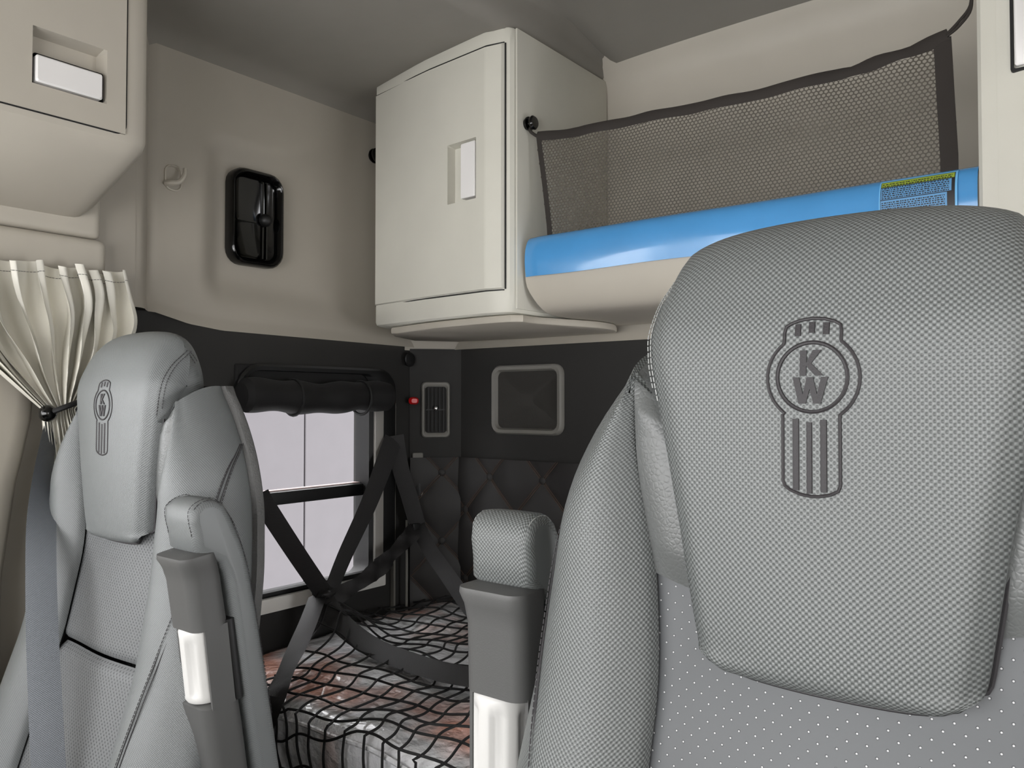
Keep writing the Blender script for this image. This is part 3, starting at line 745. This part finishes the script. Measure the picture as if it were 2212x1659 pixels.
for d in (-.004, .004): tube(bm, cr([(-.246, 1.53, Z(.632 + d * .4)), (-.228, 1.528, Z(.645 + d)), (-.210, 1.524, Z(.664 + d)), (-.206, 1.52, Z(.69 + d))], 14), .0028, 8)
finish('elastic_cord', bm, hem_m, N_)
def knob(name, fr, label, r=.017, parent=None, mat=gloss):
    bm = new(); rows = [[fr(a * math.cos(t), a * math.sin(t), h) for t in [2 * math.pi * k / 24 for k in range(24)]] for a, h in ((r * .8, 0), (r * .8, .004), (r, .006), (r, .009), (r * .55, .011), (r * .55, .016), (r * .95, .018), (r * 1.0, .022), (r * .8, .026), (r * .3, .027))]
    V = grid(bm, rows, closed=True); bm.faces.new(V[0]); bm.faces.new(V[-1]); return tag(finish(name, bm, mat), label, 'hook', 'net hooks')
knob('net_hook', Fr((-1.1455, 1.523, Z(.670)), (0, 1, 0), (0, 0, 1), (1, 0, 0)), 'black round hook on cabinet side holding the net corner')
knob('net_hook', Fr((-.194, 1.525, Z(.70)), (0, 1, 0), (0, 0, 1), (-1, 0, 0)), 'black hook at top right holding the net cord')
knob('net_hook', Fr((-1.800, 1.622, Z(.742)), (0, 1, 0), (0, 0, 1), (1, 0, 0)), 'black hook peeking out behind the left edge of the corner cabinet', .022)

# ================================================================== SIDE WALL FITTINGS
# black fixture with a ball knob
FX = Fr((-1.823, 1.226, Z(.482)), (0, 1, 0), (0, 0, 1), (1, 0, 0))
T = thing('black_wall_fixture', 'glossy black rounded fixture with ball knob set in beige side wall', 'fixture', FX(0, 0, 0))
bm = new(); loops(bm, FX, [(.158, .250, .040, -.005), (.160, .252, .042, .016), (.154, .246, .042, .026), (.146, .238, .040, .029), (.134, .226, .036, .025), (.124, .214, .028, .008), (.118, .206, .024, .003)]); finish('bezel', bm, gloss, T, 60)
bm = new(); loops(bm, FX, [(.004, .204, .0015, .003), (.004, .204, .0015, .012)], ctr=(.022, 0)); loops(bm, FX, [(.004, .204, .0015, .003), (.004, .204, .0015, .012)], ctr=(.034, 0)); loops(bm, FX, [(.056, .004, .0015, .003), (.056, .004, .0015, .012)], ctr=(-.026, -.008)); finish('rib', bm, gloss, T)
bm = new(); bmesh.ops.create_uvsphere(bm, u_segments=24, v_segments=14, radius=.017, matrix=Matrix.Translation(FX(.026, 0, .018))); finish('ball_knob', bm, black, T)
# small coat hook
HK = Fr((-1.797, .990, Z(.535)), (0, 1, 0), (0, 0, 1), (1, 0, 0))
T = thing('coat_hook', 'small beige coat hook on the side wall', 'hook', HK(0, 0, 0))
bm = new(); loops(bm, HK, [(.044, .062, .018, -.004), (.043, .061, .018, .001), (.038, .056, .016, .002), (.034, .050, .014, -.006)], cap0=False); finish('hook_cup', bm, beige, T)
bm = new(); tube(bm, cr([HK(-.018, -.016, .0), HK(-.012, -.016, .012), HK(.004, -.012, .02), HK(.014, .004, .024), HK(.017, .022, .022)], 16), lambda t: .0075 - .003 * t, 8); finish('hook_arm', bm, beige, T)

# ================================================================== SLEEPER WINDOW
FWN = Fr((XL, (WY0 + WY1) / 2, CZ + (WZ0 + WZ1) / 2), (0, 1, 0), (0, 0, 1), (1, 0, 0))
WW, WH = WY1 - WY0, WZ1 - WZ0
win = thing('window_1', 'side sleeper window with black frame split by a crossbar', 'window', (XL, 1.39, Z(-.5))); win['kind'] = 'structure'
bm = new(); rows = []
for (w, h, r, d, cx, cz) in ((WW + .115, WH + .03, .07, -.01, .045, .002), (WW + .115, WH + .03, .07, .014, .045, .002), (WW + .10, WH + .016, .065, .020, .043, .002), (WW + .03, WH - .0, .05, .018, .02, 0), (WW - .004, WH - .004, .035, .010, 0, 0), (WW - .004, WH - .004, .035, -.05, 0, 0)):
    rows.append([FWN(a + cx, b + cz, d) for a, b in rrect(w, h, r)])
grid(bm, rows, closed=True); finish('window_frame', bm, black, win, 40)
bm = new(); box(bm, (XL - .052, WY0, Z(-.275)), (XL - .014, WY1, Z(-.240)), .004, 2); finish('crossbar', bm, black, win)
bm = new(); box(bm, (XL - .0535, WY0, Z(-.2405)), (XL - .03, WY1, Z(-.2365)), .001, 1); finish('crossbar_edge', bm, plain('pink_grey_edge', (200, 180, 178), .5), win)
for a, b in ((-.24, WZ1), (WZ0, -.275)):
    bm = new(); box(bm, (XL - .048, WY0, Z(a)), (XL - .044, WY1, Z(b))); finish('pane', bm, glass, win)
bm = new(); box(bm, (XL - .001, 1.618, Z(-.50)), (XL + .022, 1.652, Z(-.02)), .004, 2); finish('frame_strip', bm, alu, win)
bm = new(); box(bm, (XL - .001, 1.70, Z(-.66)), (XL + .016, 1.708, Z(.0)), .002, 1); finish('guide_rail', bm, vent_m, win)
bm = new(); box(bm, (XL - .0, 1.05, Z(-.545)), (XL + .03, 1.655, Z(-.507)), .005, 2); finish('sill', bm, sill_m, win)
bm = new(); box(bm, (XL + .0, 1.05, Z(-.503)), (XL + .022, 1.655, Z(-.493)), .002, 2); finish('lower_seal', bm, rubber, win)
# rolled blind
B_ = thing('window_blind', 'black fabric blind rolled up at the top of the side window', 'blind', (XL + .04, 1.47, Z(.0)))
bm = new(); P = [Vector((XL + .040 + .002 * math.sin(31 * y), y, Z(.016 + .004 * math.sin(17 * y)))) for y in [1.155 + .50 * k / 40 for k in range(41)]]
tube(bm, P, lambda t: .043 + .003 * math.sin(23 * t) - (.012 if t < .02 or t > .98 else 0), 18); finish('roll', bm, shade_m, B_)
bm = new(); box(bm, (XL - .04, WY0 - .01, Z(.0)), (XL + .006, WY1 + .01, Z(.1)), .004, 1); finish('fabric_panel', bm, shade_m, B_)
for y in (1.31, 1.545):
    bm = new(); tube(bm, [Vector((XL + .040 + .046 * math.cos(a), y, Z(.014 + .048 * math.sin(a)))) for a in [2 * math.pi * k / 20 for k in range(20)]], .004, 6, closed=True); finish('tie_strap', bm, rubber, B_)
knob('net_hook', Fr((-1.797, 1.775, Z(.135)), (0, 1, 0), (0, 0, 1), (.8, -.6, 0)), 'black round knob in the dark corner above the blind', .022, mat=black)
bm = new(); loops(bm, Fr((-1.775, 1.772, Z(.006)), (.5, .87, 0), (0, 0, 1), (.87, -.5, 0)), [(.008, .012, .003, -.012), (.030, .022, .009, -.004), (.031, .023, .010, .004), (.018, .013, .005, .012)], cap0=True)
tag(finish('pull_tab', bm, redp), 'small shiny red pull tab beside the blind', 'tab')

# pale trailer parked outside, in separate vertical sheets
TR = thing('trailer', 'pale lavender-grey trailer side seen through the side window', 'trailer', (-3.9, 2.4, -1.2))
src = None
for k in range(12):
    y0 = -1.2 + .594 * k
    bm = new(); box(bm, (-3.92, y0 + .004, -1.2), (-3.86, y0 + .59, 1.9), .004, 1); finish('panel', bm, trailer_m, TR)
bm = new(); box(bm, (-3.96, -1.2, -1.2), (-3.90, 5.9, 1.9)); finish('backing', bm, seam_m, TR)

# ================================================================== CORNER AND REAR WALL FITTINGS
VF = Fr(FC(.082, -.022, 0), cu, (0, 0, 1), cn)
V_ = thing('air_vent', 'upright air vent with grey frame and bright knob in the corner', 'vent', VF(0, -.09, 0))
bm = new(); loops(bm, VF, [(.090, .176, .014, 0), (.090, .176, .014, .007), (.084, .170, .013, .011), (.076, .160, .011, .011), (.068, .146, .010, .006), (.067, .145, .010, -.003)], cap1=False); finish('frame', bm, vent_m, V_)
bm = new(); loops(bm, VF, [(.068, .146, .010, -.002), (.066, .144, .010, -.002)], cap1=True); finish('backing', bm, gloss, V_)
src = None
for k in range(5):
    o = None
    if src is None:
        bm = new(); box(bm, (-.001, -.069, .0), (.001, .069, .008)); src = o = finish('slat', bm, black, V_, off=0)
    else: o = src.copy(); COL.objects.link(o); o.parent = V_
    m = Matrix(((VF.u.x, VF.v.x, VF.n.x, 0), (VF.u.y, VF.v.y, VF.n.y, 0), (VF.u.z, VF.v.z, VF.n.z, 0), (0, 0, 0, 1))); o.matrix_local = m; o.location = VF(-.024 + .012 * k, 0, 0) - V_.location
bm = new(); box(bm, (-.03, -.002, .004), (.03, .002, .009)); 
for v in bm.verts: v.co = VF(*v.co)
finish('cross_slat', bm, black, V_)
bm = new(); bmesh.ops.create_uvsphere(bm, u_segments=16, v_segments=10, radius=.008, matrix=Matrix.Translation(VF(.0, .004, .013))); finish('knob', bm, chrome, V_)
SF = Fr((-1.424, YR, Z(.009)), (1, 0, 0), (0, 0, 1), (0, -1, 0))
S_ = thing('speaker', 'square grey framed speaker cover on the dark rear wall', 'speaker', SF(0, -.1, 0))
bm = new(); loops(bm, SF, [(.262, .208, .030, 0), (.262, .208, .030, .010), (.252, .198, .028, .018), (.232, .180, .022, .016), (.222, .170, .018, .004)], cap1=False); finish('frame', bm, vent_m, S_)
bm = new(); loops(bm, SF, [(.224, .172, .018, .004), (.20, .15, .015, .006), (.05, .04, .01, .008)]); finish('grille', bm, weave('speaker_grille', (52, 50, 46), .8, .004, .6, 1.3), S_)
# belt anchor plate by the corner
AP = Fr(FC(.026, -.262, 0), cu, (0, 0, 1), cn)
A_ = thing('latch_plate', 'slim grey latch plate with red button low in the corner', 'latch', AP(0, -.1, 0))
bm = new(); loops(bm, AP, [(.034, .21, .005, 0), (.034, .21, .005, .005), (.030, .206, .004, .007), (.022, .15, .004, .007), (.020, .146, .004, .001)]); finish('plate', bm, vent_m, A_)
bm = new(); loops(bm, AP, [(.010, .03, .003, .0), (.010, .03, .003, .010)], ctr=(.010, -.092)); finish('button', bm, redp, A_)
bm = new(); box(bm, (-.008, -.03, 0), (.008, .05, .014), .003, 2)
for v in bm.verts: v.co = AP(*v.co)
finish('lever', bm, black, A_)
# guide rod behind the net
bm = new(); tube(bm, [(-1.765, 1.735, Z(-.66)), (-1.765, 1.735, Z(-.36))], .004, 8); tag(finish('guide_rod', bm, vent_m), 'thin upright grey rod behind the black straps', 'rod')

# ================================================================== BUNK
BZ = -.635
bm = new(); box(bm, (XL + .003, 1.03, .0), (XR - .02, YR - .003, Z(BZ - .172)), .01, 2); tag(finish('bunk_box', bm, darkwall), 'dark storage box under the lower bunk mattress', 'bunk')
mt = thing('mattress', 'bunk mattress wrapped in crinkled clear plastic under the cargo net', 'mattress', (-.7, 1.45, Z(BZ - .14)))
def bz(x, y):
    return BZ + .006 * math.sin(6 * x + 3 * y) + .004 * math.sin(13 * x - 9 * y + 1) + .003 * math.sin(27 * x + 19 * y)
bm = new(); rows = []
prof = [(1.045, -.135), (1.022, -.125), (1.018, -.06), (1.018, -.035), (1.024, -.016), (1.04, -.004)] + [(1.06 + .82 * k / 50, 0) for k in range(51)] + [(1.893, -.01), (1.895, -.13)]
for k in range(100):
    x = XL + .006 + (XR - .03 - XL) * k / 99
    ed = .02 * (1 - sstep(0, .03, k / 99 * 2))
    rows.append([(x, y + .004 * math.sin(21 * x + 30 * d), Z(bz(x, y) + d - ed)) for y, d in prof])
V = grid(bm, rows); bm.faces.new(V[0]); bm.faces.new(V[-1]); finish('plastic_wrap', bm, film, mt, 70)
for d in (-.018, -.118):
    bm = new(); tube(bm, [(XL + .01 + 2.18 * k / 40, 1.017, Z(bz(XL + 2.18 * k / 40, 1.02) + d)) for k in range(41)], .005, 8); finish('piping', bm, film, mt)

# cargo net over the bunk
CN = thing('bunk_cargo_net', 'black cargo net with straps knotted together over the bunk', 'net', (-1.6, 1.3, Z(BZ)))
KN = onax(1, 700, 1283, 1.35)
def nz(x, y):
    d = math.hypot(x - KN.x, y - KN.y)
    return bz(x, max(1.03, y)) + .014 + .115 * math.exp(-(d / .11) ** 2) + .006 * math.sin(15 * x + 8 * y) * math.sin(11 * y)
def npt(a, b):
    """net coordinates (metres) -> world; the net lies on the mattress and hangs over its front"""
    ca, sa = math.cos(.22), math.sin(.22)
    x = -1.62 + a * ca - b * sa; y = .62 + a * sa + b * ca
    x += .010 * math.sin(22 * a + 7 * b) + .008 * math.sin(41 * b + 5 * a); y += .010 * math.sin(24 * b - 9 * a) + .007 * math.sin(37 * a)
    d = Vector((KN.x - x, KN.y - y)); g = .30 * math.exp(-(d.length / .16) ** 2); x += d.x * g; y += d.y * g
    if y < 1.0: return Vector((x, 1.005 - .012 * math.sin(9 * x), Z(nz(x, 1.0) - (1.0 - y))))
    return Vector((x, y, Z(nz(x, y))))
def ok(p): return p.x > XL + .02 and p.y < YR - .02 and p.z > Z(BZ - .32) and p.x < -.25 and not (p.y > 1.06 and p.x < KN.x - (1.37 - p.y) * -.55 - .02 and p.y < 1.37)
bm = new(); PT = .046
for dirn in (0, 1):
    for k in range(-10, 42):
        run = []
        for m in range(0, 230):
            u = -.5 + m * .0085
            p = npt(k * PT, u) if dirn == 0 else npt(u, k * PT * 1.4)
            if ok(p): run.append(p)
            else:
                if len(run) > 3: tube(bm, run, .0028, 5)
                run = []
        if len(run) > 3: tube(bm, run, .0028, 5)
nt = finish('netting', bm, cord_m, CN); nt['kind'] = 'stuff'
face = Vector((.55, -.75, .35))
def strap(pts, w, fc=face, nm='strap', n=30, curl=0):
    bm = new(); ribbon(bm, cr([tuple(p) for p in pts], n), w, fc, .003, curl); return finish(nm, bm, web, CN)
TOPA = onax(0, 850, 948, -1.762)
strap([onax(0, 560, 1068, -1.60), onax(0, 575, 1095, -1.61), onax(0, 640, 1195, -1.64), KN], .046, (1, -.5, .1))
strap([TOPA, onax(0, 800, 1080, -1.735), onax(0, 745, 1200, -1.70), KN + Vector((.01, .01, 0))], lambda t: .060 - .022 * t, (1, -.35, .15))
JC = onax(0, 903, 1138, -1.735)
strap([TOPA + Vector((.004, .004, .01)), onax(0, 865, 1010, -1.755), onax(0, 885, 1075, -1.745), JC], .050, (1, -.8, 0))
strap([JC, onax(0, 850, 1195, -1.70), onax(0, 790, 1250, -1.66), KN + Vector((.02, .01, -.01))], lambda t: .045 + .008 * math.sin(14 * t), [Vector((1, -.5, .4 + .5 * math.sin(k))) for k in range(30)])
strap([JC, onax(1, 930, 1190, 1.72), onax(1, 965, 1240, 1.66), onax(1, 1010, 1305, 1.60), onax(1, 1045, 1350, 1.55), (-1.22, 1.50, Z(BZ + .035)), (-1.05, 1.47, Z(BZ + .033))], .046, (.6, -1, .2))
strap([KN + Vector((-.01, -.01, 0)), onax(1, 665, 1345, 1.24), onax(1, 632, 1420, 1.13), onax(1, 595, 1495, 1.01), onax(1, 570, 1560, .992), onax(1, 535, 1660, .985)], .055, (.5, -1, .5))
strap([KN + Vector((0, -.01, -.005)), onax(2, 735, 1345, BZ + .075), onax(2, 800, 1395, BZ + .04), onax(2, 880, 1428, BZ + .034), onax(2, 960, 1452, BZ + .036), onax(2, 1060, 1470, BZ + .036), (-.95, 1.36, Z(BZ + .034)), (-.6, 1.38, Z(BZ + .034)), (-.2, 1.36, Z(BZ + .034))], .055, (.15, -.55, 1), n=70)
bm = new(); bmesh.ops.create_icosphere(bm, subdivisions=3, radius=.026, matrix=Matrix.Translation(KN) @ Matrix.Diagonal((1, 1, .7, 1)))
for v in bm.verts: v.co += (v.co - KN) * .25 * math.sin(v.co.x * 190) * math.sin(v.co.z * 230)
finish('knot', bm, web, CN)
bm = new(); box(bm, tuple(JC + Vector((-.006, -.022, -.012))), tuple(JC + Vector((.006, .022, .012))), .003, 2); finish('buckle', bm, black, CN)

# ================================================================== CURTAIN AND SEAT BELT
CT = thing('privacy_curtain', 'pleated cream curtain gathered to the side beside the passenger seat', 'curtain', (-1.7, .7, Z(-.3)))
TIE = onax(0, 128, 884, -1.675)
def curt(u, v):
    """u along the rail (0 front .. 1 rear), v from top 0 to tie 1 and below"""
    yt = .42 + .385 * u; w = max(0, v - .10) / .90; g = min(1, w) ** (1.15 + .9 * u); e = min(1, v / .3)
    yy = yt + (TIE.y + (u - .55) * .06 - yt) * g
    zz = .272 - .005 * math.sin(30 * u) * (1 - e) + (TIE.z - CZ - .272) * v
    ph = 2 * math.pi * (11 * u + .45 * math.sin(7 * u) + .12 * math.sin(3 * v + 5 * u))
    amp = (.023 + .012 * math.sin(math.pi * min(1, v)) - .014 * g) * (.75 + .25 * math.sin(19 * u))
    sn = math.sin(ph); fold = math.copysign(abs(sn) ** .7, sn) + .25 * math.sin(2 * ph + 1 + 3 * v)
    xx = -1.674 + .002 * g + amp * fold + .014 * math.sin(9 * v + 17 * u) * math.sin(math.pi * min(1, v)) * (1 - g)
    yy += (.017 * math.cos(ph + .5) + .018 * math.sin(math.pi * min(1, v)) * u ** 3 * 2) * (1 - .85 * g) + .004 * math.sin(8 * v + 23 * u) * (1 - g) * e
    if v > 1: xx -= .03 * (v - 1); yy += (u - .5) * .05 * (v - 1) + .06 * (v - 1)
    return (xx, yy, Z(zz))
bm = new(); grid(bm, [[curt(i / 220, v) for i in range(221)] for v in [k / 40 for k in range(0, 62)]]); finish('cloth', bm, curtain_m, CT, 80)
bm = new(); dashes(bm, [Vector(curt(i / 220, .07)) + Vector((.0012, -.001, 0)) for i in range(0, 221, 2)], .006, .004, .0005); so = finish('hem_stitching', bm, thread, CT); so['kind'] = 'stuff'
T = thing('curtain_tieback', 'black ball-ended strap tying back the cream curtain', 'tieback', tuple(TIE))
bc = onax(0, 103, 893, -1.655)
bm = new(); bmesh.ops.create_uvsphere(bm, u_segments=20, v_segments=12, radius=.0165, matrix=Matrix.Translation(bc)); finish('ball', bm, gloss, T)
bm = new(); tube(bm, cr([bc, onax(0, 128, 884, -1.635), onax(0, 160, 872, -1.63), onax(0, 190, 862, -1.65), onax(0, 195, 860, -1.70)], 20), .0055, 8); finish('strap', bm, rubber, T)
bm = new(); tube(bm, cr([bc + Vector((-.01, 0, .004)), onax(0, 94, 880, -1.69), onax(0, 100, 872, -1.71)], 10), .007, 8); finish('anchor', bm, rubber, T)
BL = thing('seat_belt', 'dark grey seat belt hanging in front of the passenger seat edge', 'seat belt', (-1.6, .6, Z(-.6)))
bpx = [(118, 905, -1.69), (106, 950, -1.67), (97, 1010, -1.63), (92, 1080, -1.58), (89, 1160, -1.53), (89, 1260, -1.47), (92, 1380, -1.415), (98, 1520, -1.36), (106, 1680, -1.32), (116, 1850, -1.29)]
pts = cr([tuple(onax(0, *p)) for p in bpx], 60)
def bface(k):
    p = pts[k] - Vector((0, 0, CZ)); v = Vector((-p.x, -p.y, 0)).normalized(); a = math.radians(62) * (1 - sstep(0, .45, k / 59)) - .12
    return Vector((v.x * math.cos(a) - v.y * math.sin(a), v.x * math.sin(a) + v.y * math.cos(a), 0))
bm = new(); ribbon(bm, pts, .047, [bface(k) for k in range(60)], .0016); finish('webbing', bm, belt_m, BL, 60)
